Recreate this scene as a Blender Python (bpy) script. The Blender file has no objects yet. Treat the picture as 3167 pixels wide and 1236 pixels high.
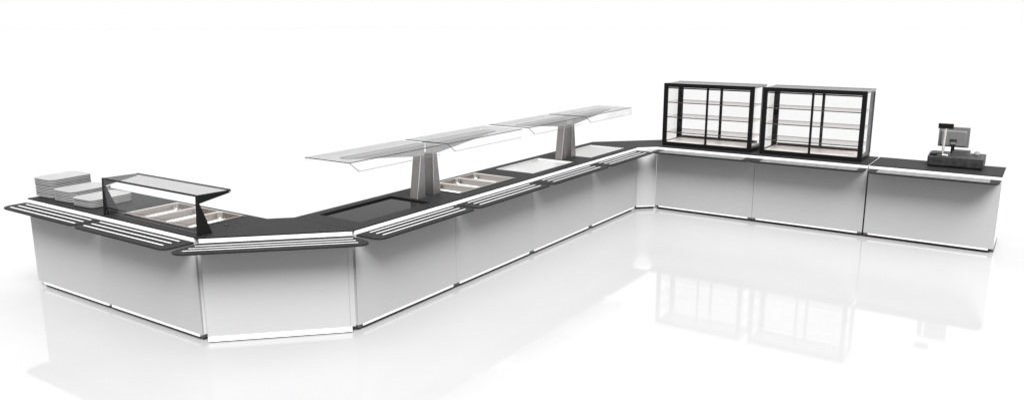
import bpy, bmesh, math, random
from mathutils import Vector, Matrix
random.seed(7)
scene = bpy.context.scene
C = scene.collection
ZF = 0.080                      # height of the floor in the measuring frame; every z below is measured from there
H = 0.851                       # worktop height in the measuring frame
PI = math.pi

# ------------------------------------------------------------------ materials
def nd(nt, t, **kw):
    n = nt.nodes.new(t)
    for k, v in kw.items():
        setattr(n, k, v)
    return n

def pbr(name, col, rough=0.5, metal=0.0, spec=0.5, noise=0.0, nscale=40.0, bump=0.0, rvar=0.0, coat=0.0, detail=4.0, stretch=None, bscale=None):
    m = bpy.data.materials.new(name); m.use_nodes = True
    nt = m.node_tree; b = nt.nodes['Principled BSDF']
    b.inputs['Base Color'].default_value = (*col, 1)
    b.inputs['Roughness'].default_value = rough
    b.inputs['Metallic'].default_value = metal
    b.inputs['Specular IOR Level'].default_value = spec
    b.inputs['Coat Weight'].default_value = coat
    tc = nd(nt, 'ShaderNodeTexCoord')
    mp = nd(nt, 'ShaderNodeMapping')
    nt.links.new(tc.outputs['Object'], mp.inputs['Vector'])
    if stretch: mp.inputs['Scale'].default_value = stretch
    nz = nd(nt, 'ShaderNodeTexNoise')
    nz.inputs['Scale'].default_value = nscale; nz.inputs['Detail'].default_value = detail
    nt.links.new(mp.outputs['Vector'], nz.inputs['Vector'])
    if noise > 0:
        r = nd(nt, 'ShaderNodeMapRange')
        r.inputs['From Min'].default_value = 0.3; r.inputs['From Max'].default_value = 0.7
        r.inputs['To Min'].default_value = 1 - noise; r.inputs['To Max'].default_value = 1 + noise
        nt.links.new(nz.outputs['Fac'], r.inputs['Value'])
        mx = nd(nt, 'ShaderNodeVectorMath', operation='SCALE')
        mx.inputs[0].default_value = col
        nt.links.new(r.outputs['Result'], mx.inputs['Scale'])
        nt.links.new(mx.outputs['Vector'], b.inputs['Base Color'])
    if rvar > 0:
        r2 = nd(nt, 'ShaderNodeMapRange')
        r2.inputs['From Min'].default_value = 0.3; r2.inputs['From Max'].default_value = 0.7
        r2.inputs['To Min'].default_value = max(0, rough - rvar); r2.inputs['To Max'].default_value = rough + rvar
        nt.links.new(nz.outputs['Fac'], r2.inputs['Value'])
        nt.links.new(r2.outputs['Result'], b.inputs['Roughness'])
    if bump > 0:
        bp = nd(nt, 'ShaderNodeBump'); bp.inputs['Strength'].default_value = bump; bp.inputs['Distance'].default_value = 0.002
        src = nz
        if bscale:
            src = nd(nt, 'ShaderNodeTexNoise'); src.inputs['Scale'].default_value = bscale
            nt.links.new(mp.outputs['Vector'], src.inputs['Vector'])
        nt.links.new(src.outputs['Fac'], bp.inputs['Height'])
        nt.links.new(bp.outputs['Normal'], b.inputs['Normal'])
    return m

def glass(name, tint, refl=1.0):
    m = bpy.data.materials.new(name); m.use_nodes = True
    nt = m.node_tree; nt.nodes.remove(nt.nodes['Principled BSDF'])
    out = nt.nodes['Material Output']
    tr = nd(nt, 'ShaderNodeBsdfTransparent'); tr.inputs['Color'].default_value = (*tint, 1)
    gl = nd(nt, 'ShaderNodeBsdfGlossy'); gl.inputs['Roughness'].default_value = 0.01
    gl.inputs['Color'].default_value = (0.95, 0.95, 0.95, 1)
    fr = nd(nt, 'ShaderNodeFresnel'); fr.inputs['IOR'].default_value = 1.45
    ml = nd(nt, 'ShaderNodeMath', operation='MULTIPLY'); ml.inputs[1].default_value = refl
    # a back face would see the inverse ratio of indices, so feed it a front-facing normal for both sides
    geo = nd(nt, 'ShaderNodeNewGeometry')
    mi = nd(nt, 'ShaderNodeMapRange'); mi.inputs['To Min'].default_value = 1.45; mi.inputs['To Max'].default_value = 1 / 1.45
    nt.links.new(geo.outputs['Backfacing'], mi.inputs['Value'])
    nt.links.new(mi.outputs['Result'], fr.inputs['IOR'])
    nt.links.new(fr.outputs['Fac'], ml.inputs[0])
    mx = nd(nt, 'ShaderNodeMixShader')
    nt.links.new(ml.outputs[0], mx.inputs['Fac'])
    nt.links.new(tr.outputs[0], mx.inputs[1]); nt.links.new(gl.outputs[0], mx.inputs[2])
    nt.links.new(mx.outputs[0], out.inputs['Surface'])
    return m

def dotted(name):                  # stainless plate with a field of small punched holes
    m = pbr(name, (0.58, 0.58, 0.57), 0.34, 0.7, noise=0.05, nscale=60)
    nt = m.node_tree; b = nt.nodes['Principled BSDF']
    tc = nd(nt, 'ShaderNodeTexCoord')
    vo = nd(nt, 'ShaderNodeTexVoronoi'); vo.inputs['Scale'].default_value = 26; vo.inputs['Randomness'].default_value = 0.0
    nt.links.new(tc.outputs['Object'], vo.inputs['Vector'])
    lt = nd(nt, 'ShaderNodeMath', operation='LESS_THAN'); lt.inputs[1].default_value = 0.24
    mpz = nd(nt, 'ShaderNodeMapping'); mpz.inputs['Scale'].default_value = (1, 1, 0); mpz.inputs['Location'].default_value = (0.0, 0.0, 0.0)
    nt.links.new(tc.outputs['Object'], mpz.inputs['Vector']); nt.links.new(mpz.outputs['Vector'], vo.inputs['Vector'])
    nt.links.new(vo.outputs['Distance'], lt.inputs[0])
    mx = nd(nt, 'ShaderNodeMix', data_type='RGBA')
    mx.inputs['A'].default_value = (0.37, 0.37, 0.365, 1); mx.inputs['B'].default_value = (0.06, 0.06, 0.06, 1)
    nt.links.new(lt.outputs[0], mx.inputs['Factor'])
    nt.links.new(mx.outputs['Result'], b.inputs['Base Color'])
    return m

def speckled(name, base, rough):   # brushed stainless with a fine granular sheen
    m = pbr(name, base, rough, 1.0, noise=0.10, nscale=5, rvar=0.0)
    nt = m.node_tree; b = nt.nodes['Principled BSDF']
    tc = nd(nt, 'ShaderNodeTexCoord'); nz = nd(nt, 'ShaderNodeTexNoise'); nz.inputs['Scale'].default_value = 230; nz.inputs['Detail'].default_value = 2
    nt.links.new(tc.outputs['Object'], nz.inputs['Vector'])
    r = nd(nt, 'ShaderNodeMapRange'); r.inputs['From Min'].default_value = 0.35; r.inputs['From Max'].default_value = 0.65
    r.inputs['To Min'].default_value = 0.78; r.inputs['To Max'].default_value = 1.24
    nt.links.new(nz.outputs['Fac'], r.inputs['Value'])
    sc = nd(nt, 'ShaderNodeVectorMath', operation='SCALE'); sc.inputs[0].default_value = base
    nt.links.new(r.outputs['Result'], sc.inputs['Scale']); nt.links.new(sc.outputs['Vector'], b.inputs['Base Color'])
    return m

M = dict(
    floor=pbr('polished_white_floor', (0.212, 0.212, 0.212), 0.045, 0, 0.30, noise=0.012, nscale=1.5, rvar=0.012),
    slab=pbr('dark_speckled_stone', (0.0098, 0.0098, 0.0099), 0.55, 0, 0.05, noise=0.75, nscale=150, bump=0.10),
    panel=pbr('grey_laminate', (0.252, 0.252, 0.253), 0.45, 0, 0.12, noise=0.012, nscale=6, stretch=(1, 1, 9)),
    white=pbr('white_lacquer', (0.55, 0.55, 0.55), 0.35, 0, 0.4, noise=0.01, nscale=8),
    stripe=pbr('white_plastic', (0.36, 0.36, 0.36), 0.4, 0, 0.3, noise=0.01, nscale=8),
    carcass=pbr('carcass_board', (0.45, 0.45, 0.45), 0.5, 0, 0.3, noise=0.02, nscale=10),
    plinth=pbr('dark_plinth', (0.05, 0.05, 0.05), 0.5, 0, 0.3, noise=0.1, nscale=30),
    black=pbr('black_coated_metal', (0.0035, 0.0035, 0.0035), 0.4, 0, 0.09, noise=0.15, nscale=30),
    blackrough=pbr('black_textured_steel', (0.006, 0.006, 0.0061), 0.5, 0, 0.09, noise=0.5, nscale=300, bump=0.2),
    browndark=pbr('dark_bronze_rail', (0.035, 0.028, 0.025), 0.4, 0.0, 0.3, noise=0.1, nscale=20),
    steel=pbr('stainless_steel', (0.40, 0.37, 0.35), 0.18, 1.0, 0.5, noise=0.03, nscale=6, rvar=0.03),
    panfloor=pbr('highlit_pan_floor', (0.84, 0.83, 0.82), 0.36, 0.05, 0.4, noise=0.04, nscale=7),  # floor of the steel pans; blown highlights are put into its near-white colour
    rim=pbr('bright_steel_rim', (0.88, 0.87, 0.86), 0.3, 0.5, noise=0.03, nscale=20),
    traysteel=pbr('satin_steel_sheet', (0.40, 0.40, 0.398), 0.34, 0.7, noise=0.05, nscale=6, rvar=0.04),
    post=pbr('brushed_post_steel', (0.27, 0.254, 0.245), 0.38, 1.0, noise=0.10, nscale=3, stretch=(60, 60, 1.2), rvar=0.05),
    postside=speckled('grained_post_steel', (0.33, 0.32, 0.32), 0.42),
    edgelight=pbr('polished_steel_edge', (0.85, 0.84, 0.83), 0.3, 1.0),
    arm=speckled('grained_arm_steel', (0.50, 0.50, 0.50), 0.45),
    lamp=pbr('dark_lamp_housing', (0.15, 0.15, 0.148), 0.45, 0.6, noise=0.05, nscale=20),
    hob=pbr('black_ceramic_glass', (0.004, 0.004, 0.0042), 0.06, 0, 0.03, noise=0.05, nscale=4),
    perf=dotted('punched_steel_plate'),
    tray=pbr('light_grey_tray_plastic', (0.155, 0.155, 0.154), 0.5, 0, 0.10, noise=0.04, nscale=12),
    register=pbr('dark_grey_till_plastic', (0.017, 0.017, 0.017), 0.5, 0, 0.15, noise=0.45, nscale=22, bump=0.1),
    screen=pbr('mid_grey_plastic', (0.080, 0.080, 0.080), 0.45, 0, 0.3, noise=0.06, nscale=14),
    screenlight=pbr('grey_plastic', (0.086, 0.086, 0.086), 0.45, 0, 0.3, noise=0.06, nscale=14),
    display=pbr('black_display', (0.004, 0.0037, 0.002), 0.3, 0, 0.1),
    lcd=pbr('dark_screen_glass', (0.02, 0.02, 0.024), 0.1, 0, 0.5),
    pole=pbr('chrome_pole', (0.72, 0.70, 0.69), 0.25, 1.0),
    edge=pbr('dark_glass_edge', (0.012, 0.013, 0.013), 0.25, 0, 0.3),
    edgepale=pbr('pale_glass_edge', (0.34, 0.35, 0.35), 0.3, 0, 0.3),
    shelf=glass('smoked_shelf_glass', (0.82, 0.80, 0.79), 0.7),
    casetop=glass('smoked_case_roof_glass', (0.50, 0.50, 0.50), 0.6),
    glasstop=glass('grey_canopy_glass', (0.82, 0.822, 0.82), 0.45),
    caseglass=glass('case_glass', (0.968, 0.968, 0.966), 0.3),
    glassclear=glass('clear_glass', (0.988, 0.99, 0.988), 0.55),
    casefloor=pbr('case_floor_steel', (0.50, 0.48, 0.47), 0.4, 0.3, 0.4, noise=0.04, nscale=8),
)

# ------------------------------------------------------------------ mesh helpers
class MB:
    """collects simple solids into one mesh"""
    def __init__(self):
        self.bm = bmesh.new(); self.slot = 0
    def face(self, vs, slot=None):
        f = self.bm.faces.new(vs); f.material_index = self.slot if slot is None else slot
        return f
    def box(self, x0, x1, y0, y1, z0, z1):
        v = [self.bm.verts.new((x, y, z)) for z in (z0, z1) for x, y in ((x0, y0), (x1, y0), (x1, y1), (x0, y1))]
        self.face((v[3], v[2], v[1], v[0])); self.face((v[4], v[5], v[6], v[7]))
        for i in range(4):
            j = (i + 1) % 4
            self.face((v[i], v[j], v[4 + j], v[4 + i]))
        return self
    def prism(self, pts, z0, z1, axis='z', endslot=None, sideslots=None, farslot=None):
        """polygon pts extruded; axis z: pts=(x,y); axis x: pts=(y,z) swept z0..z1 in x; axis y: pts=(x,z) swept in y"""
        def P(a, b, c):
            return {'z': (a, b, c), 'x': (c, a, b), 'y': (a, c, b)}[axis]
        lo = [self.bm.verts.new(P(a, b, z0)) for a, b in pts]; hi = [self.bm.verts.new(P(a, b, z1)) for a, b in pts]
        fs = [self.face(lo[::-1], endslot), self.face(hi, endslot if farslot is None else farslot)]
        n = len(pts)
        for i in range(n):
            j = (i + 1) % n
            fs.append(self.face((lo[i], lo[j], hi[j], hi[i]), sideslots[i] if sideslots else None))
        bmesh.ops.recalc_face_normals(self.bm, faces=fs)
        return self
    def loft(self, loops, cap_first=True, cap_last=True, closed=False):
        L = [[self.bm.verts.new(p) for p in lp] for lp in loops]
        n = len(L[0]); fs = []
        for a, b in zip(L, L[1:]):
            for i in range(n):
                j = (i + 1) % n
                fs.append(self.face((a[i], a[j], b[j], b[i])))
        if cap_first: fs.append(self.face(L[0][::-1]))
        if cap_last: fs.append(self.face(L[-1]))
        bmesh.ops.recalc_face_normals(self.bm, faces=fs)
        return self
    def cyl(self, c0, c1, r0, r1=None, n=20):
        r1 = r0 if r1 is None else r1
        a, b = Vector(c0), Vector(c1); d = (b - a).normalized()
        u = d.orthogonal().normalized(); w = d.cross(u)
        lp = lambda c, r: [tuple(c + u * (r * math.cos(2 * PI * k / n)) + w * (r * math.sin(2 * PI * k / n))) for k in range(n)]
        return self.loft([lp(a, r0), lp(b, r1)])
    def build(self, name, mats, parent=None, loc=(0, 0, 0), bevel=0.0, smooth=None):
        me = bpy.data.meshes.new(name); self.bm.to_mesh(me); self.bm.free()
        mats = mats if isinstance(mats, (list, tuple)) else [mats]
        for m in mats: me.materials.append(M[m])
        o = bpy.data.objects.new(name, me); C.objects.link(o)
        o.location = loc
        if parent: o.parent = parent
        if bevel > 0:
            bv = o.modifiers.new('soft_edge', 'BEVEL'); bv.width = bevel; bv.segments = 2; bv.limit_method = 'ANGLE'; bv.angle_limit = math.radians(40)
        if smooth:
            for p in me.polygons: p.use_smooth = True
            me.set_sharp_from_angle(angle=math.radians(smooth))
        return o

def rrect(x0, x1, y0, y1, r, z=None, k=6):
    pts = []
    for cx, cy, a0 in ((x1 - r, y0 + r, -90), (x1 - r, y1 - r, 0), (x0 + r, y1 - r, 90), (x0 + r, y0 + r, 180)):
        for i in range(k + 1):
            a = math.radians(a0 + 90 * i / k)
            p = (cx + r * math.cos(a), cy + r * math.sin(a))
            pts.append(p if z is None else (*p, z))
    return pts

def rounded_poly(corners, k=6):
    """corners: (x, y, radius); corner rounded with a quadratic curve"""
    out = []; n = len(corners)
    for i in range(n):
        x, y, r = corners[i]
        if r <= 0: out.append((x, y)); continue
        p = Vector((x, y)); a = Vector(corners[i - 1][:2]) - p; b = Vector(corners[(i + 1) % n][:2]) - p
        pa = p + a.normalized() * min(r, a.length * .49); pb = p + b.normalized() * min(r, b.length * .49)
        for t in range(k + 1):
            t /= k
            q = pa * (1 - t) ** 2 + p * 2 * t * (1 - t) + pb * t * t
            out.append((q.x, q.y))
    return out

def thing(name, label, cat, loc=(0, 0, 0), rotz=0.0, group=None):
    o = bpy.data.objects.new(name, None); C.objects.link(o)
    o.location = loc; o.rotation_euler = (0, 0, rotz); o.empty_display_size = 0.1
    o['label'] = label; o['category'] = cat
    if group: o['group'] = group
    return o

def dup(root, loc, rotz=0.0, label=None):
    r = root.copy(); C.objects.link(r); r.location = loc; r.rotation_euler = (0, 0, rotz)
    if label: r['label'] = label
    for ch in list(root.children):
        c = ch.copy(); C.objects.link(c); c.parent = r
        for g in list(ch.children):
            d = g.copy(); C.objects.link(d); d.parent = c
    return r

def zz(z): return z - ZF           # measuring frame -> height over the floor
HT = zz(H)

# ------------------------------------------------------------------ floor
fl = MB()
fl.bm.faces.new([fl.bm.verts.new(p) for p in ((-400, -400, 0), (400, -400, 0), (400, 400, 0), (-400, 400, 0))])
fo = fl.build('floor', 'floor'); fo['kind'] = 'structure'

# ------------------------------------------------------------------ counters
ZP = zz(0.124)                    # underside of the front panels
ZRAIL = zz(0.811)
def rail(parent, corners, stripes, z=ZRAIL):
    r = MB().prism(rounded_poly(corners), z - 0.012, z).build('tray_rail', 'slab', parent, bevel=0.002)
    for (u0, d0), (u1, d1) in stripes:
        t = Vector((u1 - u0, d1 - d0)).normalized(); nrm = Vector((-t.y, t.x)) * 0.0066
        pts = [(u0 + nrm.x, d0 + nrm.y), (u0 - nrm.x, d0 - nrm.y), (u1 - nrm.x, d1 - nrm.y), (u1 + nrm.x, d1 + nrm.y)]
        MB().prism(pts, z - 0.004, z + 0.0008).build('slide_strip', 'stripe', r)
    return r

def slab_ring(w, dep, hole, u0=0.0, d0=-0.003):
    """worktop with an opening"""
    m = MB(); bm = m.bm
    z1, z0 = HT, HT - 0.010
    g = 0.0012
    O = [(u0 + g, d0), (w - g, d0), (w - g, dep), (u0 + g, dep)]
    if hole is None:
        m.prism(O, z0, z1); return m
    a, b, c, d = hole
    I = [(a, c), (b, c), (b, d), (a, d)]
    mk = lambda L, z: [bm.verts.new((x, y, z)) for x, y in L]
    ot, ob, it, ib = mk(O, z1), mk(O, z0), mk(I, z1), mk(I, z0)
    for i in range(4):
        j = (i + 1) % 4
        m.face((ot[i], ot[j], it[j], it[i])); m.face((ob[j], ob[i], ib[i], ib[j]))
        m.face((ob[i], ob[j], ot[j], ot[i])); m.face((it[i], it[j], ib[j], ib[i]))
    return m

def counter(label, loc, rot, w, dep, hole=None, stripe=None, inset=(0.047, 0.047), railspan=None, well=None, well_mat='steel', group='straight counter units of the servery', overhang=0.236, gap=0.0012, cr=0.075, ends='lr'):
    t = thing('counter_unit', label, 'counter', loc, rot, group)
    slab_ring(w, dep, hole).build('worktop', 'slab', t, bevel=0.0015)
    zt = HT - 0.010
    MB().box(0.0015, w - 0.0015, -0.003, 0.018, zz(0.812), zt).build('fascia', 'white', t, bevel=0.0008)
    MB().box(gap, w - gap, 0.0, 0.014, ZP, zz(0.812)).build('front_panel', 'panel', t, bevel=0.001 if gap else 0.0)
    # carcass: side, back and bottom boards with room for the well
    c = MB()
    c.box(0.0035, 0.022, 0.0145, dep - 0.012, ZP, zt); c.box(w - 0.022, w - 0.0035, 0.0145, dep - 0.012, ZP, zt)
    c.box(0.0225, w - 0.0225, dep - 0.026, dep - 0.012, ZP, zt); c.box(0.0225, w - 0.0225, 0.0145, dep - 0.0265, ZP, ZP + 0.018)
    c.build('carcass', 'white', t)
    MB().box(inset[0], w - inset[1], -0.004, 0.02, ZP - 0.015, ZP - 0.0005).build('kick_strip', 'white', t, bevel=0.001)
    MB().box(0.0, w, 0.06, dep - 0.03, 0.0, ZP - 0.001).build('plinth', 'plinth', t)
    for e_, a, b in (('l', 0.002, inset[0] - 0.003), ('r', w - inset[1] + 0.003, w - 0.002)):
        if e_ not in ends: continue
        MB().box(a, b, 0.006, 0.055, ZP - 0.022, ZP - 0.001).build('foot_bracket', 'plinth', t)
    ra, rb = railspan or (0.012, w - 0.012)
    s0, s1 = stripe or (0.5 * w - 0.5, 0.5 * w + 0.5)
    rail(t, [(ra, -0.0035, 0), (ra, -overhang, cr), (rb, -overhang, 0.075), (rb, -0.0035, 0)],
         [((s0, -k), (s1, -k)) for k in (0.042, 0.104, 0.166)])
    if hole and well:
        a, b, cc, d = hole
        m = MB(); zb = HT - well
        e = 0.0015
        m.loft([[(a, cc, HT + e), (b, cc, HT + e), (b, d, HT + e), (a, d, HT + e)],
                [(a + .007, cc + .007, HT + e), (b - .007, cc + .007, HT + e), (b - .007, d - .007, HT + e), (a + .007, d - .007, HT + e)],
                [(a + .007, cc + .007, zb), (b - .007, cc + .007, zb), (b - .007, d - .007, zb), (a + .007, d - .007, zb)]], cap_first=False)
        m.build('well', well_mat, t)
    return t

# left arm (faces -Y)
Ya = -0.7356
A1 = counter('end counter unit carrying the stacks of trays, left end of the servery', (-3.075, Ya, 0), 0, 1.117, 0.632,
             stripe=(0.05, 1.05), inset=(0.10, 0.02), railspan=(-0.030, 1.105), gap=0.0, overhang=0.216, cr=0.11, ends='r')
A2 = counter('counter unit with three food pans under the small black framed glass guard', (-1.958, Ya, 0), 0, 1.168, 0.632,
             hole=(0.098, 0.967, 0.118, 0.598), stripe=(0.055, 1.06), inset=(0.02, 0.03), railspan=(0.008, 1.168), well=0.09, gap=0.0)
# small dark socket beside the food well
MB().prism(rrect(1.065, 1.105, 0.315, 0.345, 0.006), HT, HT + 0.004).build('worktop_socket', 'black', A2)

# long arm (faces +X): local u=+Y, d=-X
R90 = PI / 2
DC = 0.648
HOL = dict(hob=(0.205, 1.03, 0.118, 0.56), pans=(0.21, 1.095, 0.115, 0.605), tray=(0.19, 0.985, 0.11, 0.545), grid=(0.145, 0.965, 0.09, 0.53))
C1 = counter('counter unit with the sunken black glass hot plate', (0, 0.022, 0), R90, 1.178, DC, hole=(0.185, 1.008, 0.118, 0.56), stripe=(0.115, 1.10))
C2 = counter('counter unit with three food pans in the middle of the long run', (0, 1.2, 0), R90, 1.2, DC, hole=HOL['pans'], well=0.09, stripe=(0.12, 1.09))
C3 = counter('counter unit with the plain shallow steel tray', (0, 2.4, 0), R90, 1.2, DC, hole=HOL['tray'], stripe=(0.12, 1.09))
C4 = counter('counter unit with the punched steel plate beside the inner corner', (0, 3.6, 0), R90, 1.165, DC, hole=HOL['grid'], stripe=(0.10, 1.03), railspan=(0.012, 1.125))

# right arm (faces -Y)
Yd = 4.941; WD = 1.187; X0 = 0.174
D1 = counter('counter unit under the glass display case nearest the inner corner', (X0, Yd, 0), 0, WD - 0.0005, 0.605, stripe=(0.10, 1.09), railspan=(0.012, 1.177))
D2 = counter('counter unit under the second glass display case, beside the checkout unit', (X0 + WD, Yd, 0), 0, WD - 0.010, 0.605, stripe=(0.10, 1.10), railspan=(-0.004, 1.17))
D3 = counter('checkout counter unit carrying the cash register, right end of the servery', (X0 + 2 * WD + 0.004, Yd, 0), 0, WD + 0.008, 0.605, stripe=(0.10, 1.10), ends='l')

# hob, tray, grid set into the worktops (children of their unit)
def hobwell(t, hole, zb, lip):
    a, b, c, d = hole; m = MB()
    m.loft([[(a, c, HT - lip), (b, c, HT - lip), (b, d, HT - lip), (a, d, HT - lip)], [(a, c, HT - zb), (b, c, HT - zb), (b, d, HT - zb), (a, d, HT - zb)]], cap_first=False, cap_last=False)
    m.build('recess_frame', 'slab', t)
    MB().box(a + .0005, b - .0005, c + .0005, d - .0005, HT - zb - 0.006, HT - zb).build('hot_plate', 'hob', t)
hobwell(C1, (0.185, 1.008, 0.118, 0.56), 0.0135, 0.0101)
def sheet_tray(t, hole, deep, name, mat):
    a, b, c, d = hole; m = MB()
    L = lambda i, z: rrect(a + i, b - i, c + i, d - i, 0.012, HT + z, 4)
    m.loft([L(-0.006, 0.0005), L(-0.006, 0.003), L(0.008, 0.003), L(0.010, 0.001), L(0.016, -deep)], cap_first=False)
    return m.build(name, mat, t, smooth=30)
sheet_tray(C3, HOL['tray'], 0.012, 'steel_tray', 'traysteel')
sheet_tray(C4, HOL['grid'], 0.007, 'punched_plate', 'perf')

# corner units ------------------------------------------------------------
def corner_unit(label, wt, front, railspec, kick=None, post=None, foot=None):
    """all coordinates in plan, world frame; front = [(x,y),...] line of the front panel from left to right"""
    t = thing('corner_counter_unit', label, 'counter')
    MB().prism(wt, HT - 0.010, HT).build('worktop', 'slab', t, bevel=0.0015)
    def strip(line, off0, off1, z0, z1, name, mat, bevel=0.0008, a=0.0, b=0.0):
        (x0, y0), (x1, y1) = line
        d = Vector((x1 - x0, y1 - y0)).normalized(); n = Vector((-d.y, d.x))
        p0 = Vector((x0, y0)) + d * a; p1 = Vector((x1, y1)) - d * b
        pts = [p0 + n * off0, p1 + n * off0, p1 + n * off1, p0 + n * off1]
        return MB().prism([tuple(p) for p in pts], z0, z1).build(name, mat, t, bevel=bevel)
    f = (front[0], front[1])
    strip(f, -0.003, 0.018, zz(0.812), HT - 0.010, 'fascia', 'white')
    strip(f, 0.0, 0.014, ZP, zz(0.812), 'front_panel', 'panel', 0.001, 0.0 if post is None else 0.004, 0.0 if post is None else 0.042)
    if post:
        strip(f, 0.004, 0.018, ZP, zz(0.812), 'corner_post', 'panel', 0.001, (Vector(f[1]) - Vector(f[0])).length - 0.0415, 0.002)
    if kick:
        strip(f, kick[2], 0.02, ZP - kick[3], ZP - 0.0005, 'kick_strip', kick[4], 0.001, kick[0], kick[1])
    strip(f, 0.05, 0.07, 0.0, ZP - 0.001, 'plinth', 'plinth', 0, 0.0, 0.0)
    strip(f, 0.016, 0.30, ZP, HT - 0.012, 'carcass', 'white', 0, 0.15, 0.15)
    if railspec:
        d = (Vector(f[1]) - Vector(f[0])).normalized(); n = Vector((-d.y, d.x)); o = Vector(f[0])
        W = lambda u, dd: tuple(o + d * u + n * dd)
        rail(t, [(*W(u, q), r) for u, q, r in railspec[0]], [(W(*s0), W(*s1)) for s0, s1 in railspec[1]])
    return t
P2 = (-0.7356, -0.7356); P3 = (0.0, 0.0)
LB = math.hypot(0.7356, 0.7356)
corner_unit('angled corner counter unit at the outer bend, with the flared tray rail',
            [(-0.7885, -0.7386), (-0.7344, -0.7386), (0.003, -0.0012), (0.003, 0.0205), (-0.648, 0.0205), (-0.655, 0.032), (-0.7885, -0.1045)],
            (P2, P3),
            ([(0.0, -0.0035, 0), (-0.09, -0.10, 0.02), (-0.15, -0.185, 0.03), (-0.10, -0.262, 0.07), (1.115, -0.268, 0.06), (1.165, -0.19, 0.06), (1.09, -0.09, 0.03), (1.03, -0.0035, 0)],
             [((-0.015, -0.070), (1.045, -0.074)), ((-0.045, -0.130), (1.065, -0.136)), ((-0.075, -0.185), (1.08, -0.196))]),
            kick=(0.006, 0.03, -0.006, 0.036, 'white'), post=True)
P4 = (0.0, 4.767); P5 = (0.174, 4.941)
corner_unit('narrow inner corner counter unit joining the long run to the display case run',
            [(0.003, 4.7665), (0.1735, 4.938), (0.1735, 5.546), (0.072, 5.546), (-0.648, 4.832), (-0.648, 4.7665)],
            (P4, P5), None, kick=(0.004, 0.004, 0.0, 0.014, 'carcass'))

# ------------------------------------------------------------------ food pans (lie loose in the wells)
def pan_mesh(w, d, deep):
    m = MB()
    def L(i, z, r): return rrect(-w / 2 + i, w / 2 - i, -d / 2 + i, d / 2 - i, r, z, 7)
    m.loft([L(.0, .0, .012), L(.0, .003, .012), L(.013, .003, .034), L(.0155, .0005, .036), L(.021, -deep + .016, .036), L(.026, -deep + .004, .034), L(.036, -deep, .03)], cap_first=False)
    for f in m.bm.faces:
        if len(f.verts) > 4: f.material_index = 1
    return m
def pan_row(name_labels, loc, rot, hole, group):
    a, b, c, d = hole
    w = (b - a - 0.016) / 3; dd = d - c - 0.016
    R = Matrix.Rotation(rot, 4, 'Z'); first = None
    for i, lab in enumerate(name_labels):
        p = R @ Vector((a + 0.008 + w * (i + .5), (c + d) / 2, HT + 0.0025)) + Vector(loc)
        if first is None:
            first = pan_mesh(w - 0.003, dd, 0.052).build('food_pan', ['steel', 'panfloor'], None, p, smooth=35)
            first.rotation_euler = (0, 0, rot); o = first
        else:
            o = first.copy(); C.objects.link(o); o.location = p
        o['label'] = lab; o['category'] = 'food pan'; o['group'] = group
pan_row(['empty steel food pan under the small glass guard, the one nearest the trays', 'empty steel food pan under the small glass guard, middle of its three', 'empty steel food pan under the small glass guard, the one nearest the angled corner unit'],
        (-1.958, Ya, 0), 0, (0.098, 0.967, 0.118, 0.598), 'food pans under the small glass guard')
pan_row(['empty steel food pan in the long run, beside the paired steel posts', 'empty steel food pan in the long run, middle of its three', 'empty steel food pan in the long run, next to the plain steel tray'],
        (0, 1.2, 0), R90, HOL['pans'], 'food pans in the long run')

# ------------------------------------------------------------------ serving trays
def tray_mesh(w=0.285, d=0.375):
    m = MB()
    def L(i, z, r): return rrect(-w / 2 + i, w / 2 - i, -d / 2 + i, d / 2 - i, r, z, 7)
    m.loft([L(.020, .0, .036), L(.018, .0040, .038), L(.002, .0052, .053), L(.0, .0060, .055), L(.0, .0118, .055), L(.0015, .0131, .054), L(.024, .0131, .032), L(.027, .0105, .030), L(.030, .0098, .028)])
    return m
tray0 = None
ORD = ['topmost', 'second from the top', 'third from the top', 'fourth from the top', 'fifth from the top', 'sixth from the top', 'seventh from the top', 'eighth from the top',
       'ninth from the top', 'tenth from the top', 'eleventh from the top', 'bottom one']
STK = [((-3.005, -0.460), 12, 'tallest stack, at the end of the counter', 'trays in the tallest stack'), ((-2.69, -0.465), 7, 'middle height stack, between the other two', 'trays in the middle stack'),
       ((-2.365, -0.482), 5, 'lowest stack, beside the glass guard', 'trays in the lowest stack')]
for (sx, sy), n, txt, grp in STK:
    for k in range(n):
        if tray0 is None:
            o = tray0 = tray_mesh().build('serving_tray', 'tray', None, smooth=35)
        else:
            o = tray0.copy(); C.objects.link(o)
        o.location = (sx + random.uniform(-.002, .002), sy + random.uniform(-.0025, .0025), HT + 0.0002 + k * 0.01335)
        o.rotation_euler = (0, 0, math.radians(4.0 + random.uniform(-.35, .35)))
        pos = n - 1 - k
        o['label'] = 'grey tray, %s of the %s' % (ORD[pos] if k else 'bottom one', txt); o['category'] = 'tray'; o['group'] = grp

# ------------------------------------------------------------------ small glass guard on the left arm
SG = thing('glass_guard', 'small black framed glass guard standing over the food pans on the left arm', 'sneeze guard', (-1.3535, 0, HT))
prof = [(-0.722, 0.0005), (-0.600, 0.0005), (-0.684, 0.226), (-0.424, 0.262), (-0.418, 0.279), (-0.706, 0.287)]
for s in (-1, 1):
    x = s * 0.582
    br = MB().prism(prof, x - 0.005, x + 0.005, axis='x').build('side_bracket', 'blackrough', SG, bevel=0.001)
    MB().cyl((x + s * 0.0045, -0.432, 0.269), (x + s * 0.0075, -0.432, 0.269), 0.0035, n=12).build('screw', 'rim', br)
    MB().box(x - s * 0.0055 - 0.006, x - s * 0.0055 + 0.006, -0.709, -0.699, 0.006, 0.030).build('glass_clamp', 'steel', br)
MB().box(-0.575, 0.575, -0.712, -0.698, 0.2795, 0.2905).build('front_rail', 'black', SG, bevel=0.001)
MB().box(-0.575, 0.575, -0.428, -0.416, 0.2735, 0.2835).build('rear_rail', 'black', SG, bevel=0.001)
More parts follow.
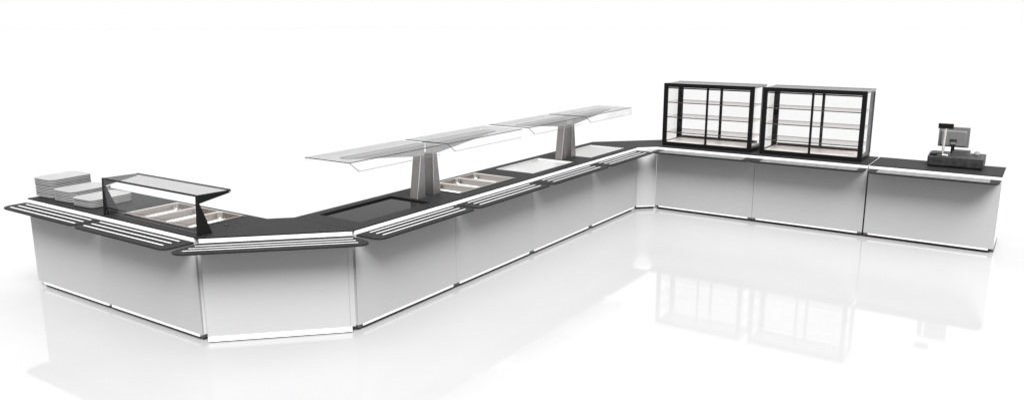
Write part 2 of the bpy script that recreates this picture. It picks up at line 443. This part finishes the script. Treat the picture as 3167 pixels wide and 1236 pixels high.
tp = MB(); tp.prism([(-0.697, 0.2838), (-0.429, 0.2768), (-0.429, 0.2818), (-0.697, 0.2888)], -0.574, 0.574, axis='x'); tp.build('top_pane', 'glasstop', SG)
MB().box(-0.574, 0.574, -0.7065, -0.7015, 0.02, 0.279).build('front_pane', 'glassclear', SG)

# ------------------------------------------------------------------ glass canopies on steel posts, long arm
ZG = zz(1.307)
def canopy(mirror, y0, y1, label, ya, yb):
    """frame: origin on the worktop at the unit seam; the post stands on the -y side (mirror=1) or the +y side (mirror=-1)"""
    t = thing('glass_canopy', label, 'glass canopy', (0, ya, HT), 0, 'glass canopies over the long run')
    zt = ZG - HT
    s = mirror
    xl, xr = (-0.366, -0.284) if s > 0 else (-0.398, -0.284)
    zu = zz(1.208) - HT        # underside of arm at the post
    if s > 0:
        lo = (-0.150, -0.042); hi = (-0.095, -0.042)
    else:
        lo = (0.066, 0.166); hi = (0.066, 0.120)
    # post: a tapering folded steel upright, broad faces brushed, side faces grained
    ztop = zt - 0.004
    pr = [(lo[0], 0.0), (lo[1], 0.0), (hi[1], zu), (hi[0], zu)]
    m = MB(); m.prism(pr, xl, xr, axis='x', endslot=1, sideslots=[0, 0, 0, 0])
    p = m.build('post', ['post', 'postside'], t, bevel=0.0012)
    # bright folded edge on the front corner
    yl = lo[0] if s > 0 else lo[0]; yh = hi[0] if s > 0 else hi[0]
    MB().prism([(yl - 0.001, 0.0), (yl + 0.004, 0.0), (yh + 0.004, zu), (yh - 0.001, zu)], xr - 0.001, xr + 0.0025, axis='x').build('folded_edge', 'edgelight', p)
    # arm: deep at the post, running out thin under the glass
    if s > 0:
        tip = y0 + 0.165; ap = [(hi[1], zu + .0005), (hi[1], zt - 0.0005), (tip, zt - 0.0005), (tip, zt - 0.009), (hi[0], zu + .0005)]
    else:
        tip = y1 - 0.185; ap = [(hi[0], zu + .0005), (hi[1], zu + .0005), (tip, zt - 0.009), (tip, zt - 0.0005), (hi[0], zt - 0.0005)]
    xa_ = xl + 0.036
    a = MB().prism(ap, xa_, xr, axis='x').build('arm', 'arm', t, bevel=0.001)
    ends = sorted((tip, hi[1] if s > 0 else hi[0]))
    MB().box(xl - 0.004, xa_ - 0.0006, ends[0] + 0.002, ends[1] + (0.055 if s > 0 else -0.003), zt - 0.0095, zt - 0.0008).build('lamp_housing', 'lamp', a)
    # bent glass: flat top, front flap, small rear flap
    xb, xf = -0.566, -0.106; g = 0.006
    top = MB(); top.prism([(xb, zt), (xf, zt), (xf, zt + g), (xb, zt + g)], y0, y1, axis='y', endslot=1, farslot=2, sideslots=[0, 1, 0, 0]); top.build('top_pane', ['glasstop', 'edge', 'edgepale'], t)
    def flap(name, xa, xo, drop, inset, th, mats):
        """bent-down strip whose ends are cut at a slant; xa = bend line, xo = lower edge"""
        q = MB(); sg = 1 if xo > xa else -1
        ring = lambda y, yi: [(xa, y, zt), (xa, y, zt + g - 0.0004), (xo, yi, zt - drop + th), (xo - sg * th * .8, yi, zt - drop)]
        q.loft([ring(y0, y0 + inset), ring(y1, y1 - inset)])
        q.bm.normal_update()
        q.bm.faces.ensure_lookup_table()
        q.bm.faces[-2].material_index = 1; q.bm.faces[-1].material_index = 2; q.bm.faces[2].material_index = 2
        return q.build(name, mats, t)
    flap('front_flap', xf + 0.0006, xf + 0.037, 0.066, 0.062, 0.0045, ['glassclear', 'edge', 'edgepale'])
    flap('rear_flap', xb - 0.0006, xb - 0.012, 0.034, 0.040, 0.004, ['glassclear', 'edgepale', 'glassclear'])
    return t
c1 = canopy(1, 0.105 - 1.2, 1.168 - 1.2, 'grey glass canopy on a steel post over the black glass hot plate', 1.2, 0)
c2 = canopy(-1, 1.243 - 1.2, 2.388 - 1.2, 'grey glass canopy on a steel post over the food pans of the long run', 1.2, 0)
dup(c1, (0, 3.595, HT), 0, 'grey glass canopy on a steel post over the plain shallow steel tray')
dup(c2, (0, 3.595, HT), 0, 'grey glass canopy on a steel post over the punched steel plate, nearest the display cases')

# ------------------------------------------------------------------ display cases
def case(x0, label):
    t = thing('display_case', label, 'display case', (x0, 5.06, HT), 0, 'glass display cases on the right arm')
    w, dp, h = 1.085, 0.475, 0.745
    pw = 0.048
    # base plate with dark front
    MB().box(0.004, w - 0.004, 0.0, dp, 0.0, 0.045).build('base', 'black', t, bevel=0.002)
    MB().box(0.05, w - 0.05, 0.02, dp - 0.05, 0.0455, 0.049).build('case_floor', 'casefloor', t)
    MB().box(0, w, 0, 0.03, h - 0.045, h).build('front_top_rail', 'black', t, bevel=0.001)
    MB().box(0.05, w - 0.05, 0.012, 0.02, h - 0.062, h - 0.049).build('lamp_rail', 'black', t)
    for s in (0, 1):
        xa = 0.0 if s == 0 else w - pw
        MB().box(xa, xa + pw, 0.0, 0.028, 0.0455, h - 0.0455).build('front_post', 'black', t, bevel=0.001)
        # grooved rear post that carries the shelves
        nf = 4 if s == 0 else 3
        g = MB(); xr = 0.002 if s == 0 else w - 0.002 - 0.0425
        for k in range(nf):
            g.box(xr + k * 0.0155, xr + k * 0.0155 + 0.0115, dp - 0.035, dp, 0.0455, h - 0.0305)
        g.box(xr + 0.001, xr + nf * 0.0155 - 0.005, dp - 0.028, dp - 0.002, 0.0455, h - 0.0305)
        g.build('rear_post', 'blackrough', t)
        gx = 0.004 if s == 0 else w - 0.010
        MB().box(gx, gx + 0.006, 0.0285, dp - 0.036, 0.0455, h - 0.0225).build('side_pane', 'caseglass', t)
        MB().box(0.0 if s == 0 else w - 0.03, 0.03 if s == 0 else w, 0.0305, dp - 0.0205, h - 0.022, h - 0.004).build('top_side_rail', 'lamp', t)
    MB().box(0.530, 0.552, 0.0, 0.022, 0.0455, h - 0.0455).build('front_mullion', 'black', t, bevel=0.001)
    MB().box(0.538, 0.566, dp - 0.03, dp - 0.006, 0.0455, h - 0.0225).build('rear_mullion', 'blackrough', t, bevel=0.001)
    MB().box(0.071, w - 0.071, dp - 0.034, dp - 0.008, 0.0455, 0.078).build('rear_bottom_rail', 'browndark', t)
    MB().box(0.0, w, dp - 0.02, dp, h - 0.022, h).build('rear_top_rail', 'lamp', t)
    MB().box(0.0305, w - 0.0305, 0.0305, dp - 0.0205, h - 0.006, h - 0.001).build('roof_pane', 'casetop', t)
    for a, b in ((0.0485, 0.5295), (0.5525, w - 0.0485)):
        MB().box(a, b, 0.010, 0.015, 0.0455, h - 0.0455).build('front_pane', 'caseglass', t)
    for z in (0.156, 0.338, 0.514):
        sh = MB().box(0.012, w - 0.012, 0.046, dp - 0.05, z, z + 0.006).build('shelf', 'shelf', t)
        MB().box(0.012, w - 0.012, 0.036, 0.0455, z - 0.003, z + 0.006).build('shelf_front_edge', 'browndark', sh)
        MB().box(0.012, w - 0.012, dp - 0.0495, dp - 0.042, z - 0.001, z + 0.006).build('shelf_rear_edge', 'browndark', sh)
    return t
d1 = case(0.181, 'black framed glass display case nearest the inner corner')
dup(d1, (1.364, 5.06, HT), 0, 'black framed glass display case beside the bare stretch of the checkout worktop')

# ------------------------------------------------------------------ cash register
CR = thing('cash_register', 'dark grey cash register with screen and customer display pole on the end worktop', 'cash register', (3.055, 5.193, HT))
b = MB()
b.prism([(0.0, 0.008), (0.365, 0.008), (0.365, 0.118), (0.30, 0.122), (0.10, 0.122), (0.0, 0.108)], 0.0, 0.502, axis='x')
base = b.build('till_base', 'register', CR, bevel=0.008)
MB().box(0.02, 0.48, 0.02, 0.34, 0.0, 0.0075).build('rubber_foot', 'black', base)
MB().box(0.015, 0.487, -0.004, 0.0, 0.02, 0.085).build('drawer_front', 'register', base, bevel=0.002)
kb = MB()
for i in range(9):
    for j in range(4):
        x = 0.225 + i * 0.020; y = 0.165 + j * 0.022
        kb.box(x, x + 0.016, y, y + 0.018, 0.1225, 0.134)
kb.build('keypad', 'screen', CR)
MB().prism([(0.02, 0.1225), (0.17, 0.1225), (0.17, 0.138), (0.05, 0.150), (0.02, 0.140)], 0.015, 0.13, axis='x').build('receipt_printer', 'register', CR, bevel=0.005)
MB().prism([(0.14, 0.1225), (0.33, 0.1225), (0.33, 0.150), (0.20, 0.150)], 0.20, 0.36, axis='x').build('key_block', 'register', CR, bevel=0.005)
sc = MB().loft([rrect(0.390, 0.470, 0.12, 0.22, 0.02, 0.1225, 4), rrect(0.395, 0.465, 0.125, 0.215, 0.02, 0.134, 4)]).build('scanner_cradle', 'register', CR, smooth=40)
MB().loft([rrect(0.403, 0.452, 0.135, 0.205, 0.018, 0.1345, 5), rrect(0.406, 0.449, 0.14, 0.20, 0.017, 0.155, 5), rrect(0.416, 0.439, 0.155, 0.19, 0.01, 0.163, 5)]).build('scanner', 'screenlight', sc, smooth=50)
# screen seen from behind, on a jointed stand
st = MB().cyl((0.200, 0.225, 0.122), (0.200, 0.225, 0.205), 0.017, 0.016).build('screen_stand', 'black', CR, smooth=40)
MB().cyl((0.177, 0.225, 0.222), (0.223, 0.225, 0.222), 0.023).build('hinge', 'screen', st, smooth=40)
mon = MB()
tilt = math.radians(-5)
mon.loft([[(x, 0.232, z) for x, z in rrect(0.060, 0.337, 0.186, 0.388, 0.006)], [(x, 0.252, z) for x, z in rrect(0.056, 0.341, 0.182, 0.392, 0.008)], [(x, 0.266, z) for x, z in rrect(0.058, 0.339, 0.184, 0.390, 0.008)]])
scr = mon.build('screen', 'screen', CR, smooth=30)
MB().loft([[(x, 0.2335, z) for x, z in rrect(0.078, 0.318, 0.194, 0.356, 0.012)], [(x, 0.214, z) for x, z in rrect(0.088, 0.308, 0.202, 0.346, 0.012)]], cap_first=False).build('screen_back', 'screenlight', scr, smooth=30)
MB().box(0.168, 0.232, 0.206, 0.2135, 0.235, 0.268).build('mount_plate', 'register', scr, bevel=0.002)
MB().box(0.070, 0.327, 0.2662, 0.268, 0.197, 0.378).build('display_glass', 'lcd', scr)
# customer display on a pole
pl = MB().cyl((0.128, 0.045, 0.123), (0.137, 0.045, 0.395), 0.0115).build('display_pole', 'pole', CR, smooth=40)
MB().prism(rrect(0.080, 0.180, 0.030, 0.060, 0.006), 0.119, 0.126).build('pole_foot', 'rim', pl)
MB().box(0.066, 0.203, 0.030, 0.062, 0.392, 0.442).build('customer_display', 'display', pl, bevel=0.002)

# ------------------------------------------------------------------ light: a bright studio dome and one large soft key lamp
w = bpy.data.worlds.new('World'); scene.world = w; w.use_nodes = True
nt = w.node_tree; bg = nt.nodes['Background']
tc = nd(nt, 'ShaderNodeTexCoord'); sp = nd(nt, 'ShaderNodeSeparateXYZ')
nt.links.new(tc.outputs['Generated'], sp.inputs['Vector'])
cr = nd(nt, 'ShaderNodeMapRange', interpolation_type='SMOOTHSTEP')
cr.inputs['From Min'].default_value = 0.40; cr.inputs['From Max'].default_value = 0.90
cr.inputs['To Min'].default_value = 1.0; cr.inputs['To Max'].default_value = 3.6
nt.links.new(sp.outputs['Z'], cr.inputs['Value'])
bg.inputs['Color'].default_value = (1, 1, 1, 1)
nt.links.new(cr.outputs['Result'], bg.inputs['Strength'])

sl = bpy.data.lights.new('Key', 'SUN'); sl.energy = 9.6; sl.angle = math.radians(33)
so = bpy.data.objects.new('Key', sl); C.objects.link(so)
el, az = math.radians(52), math.radians(-45)          # from the customers' side, high over the camera's right shoulder
so.rotation_euler = Vector((math.cos(el) * math.cos(az), math.cos(el) * math.sin(az), math.sin(el))).to_track_quat('Z', 'Y').to_euler()

# ------------------------------------------------------------------ camera
cam = bpy.data.cameras.new('Camera'); co = bpy.data.objects.new('Camera', cam); C.objects.link(co)
yaw, pitch, roll = -0.5895, -0.2159, -0.0011
f = Vector((math.cos(pitch) * math.sin(yaw), math.cos(pitch) * math.cos(yaw), math.sin(pitch)))
r = f.cross(Vector((0, 0, 1))).normalized(); u = r.cross(f)
r2 = r * math.cos(roll) + u * math.sin(roll); u2 = u * math.cos(roll) - r * math.sin(roll)
Rm = Matrix((r2, u2, -f)).transposed().to_4x4()
co.matrix_world = Matrix.Translation((4.035, -3.9775, zz(2.2876))) @ Rm
cam.sensor_width = 36.0; cam.lens = 36.0 * 2479.44 / 3167.0
cam.clip_end = 2000
scene.camera = co

scene.view_settings.view_transform = 'Standard'; scene.view_settings.look = 'None'
scene.view_settings.exposure = 0.0; scene.view_settings.gamma = 1.0; scene.view_settings.use_curve_mapping = False
scene.cycles.max_bounces = 16; scene.cycles.transparent_max_bounces = 40; scene.cycles.glossy_bounces = 6; scene.cycles.diffuse_bounces = 5
scene.cycles.use_denoising = True
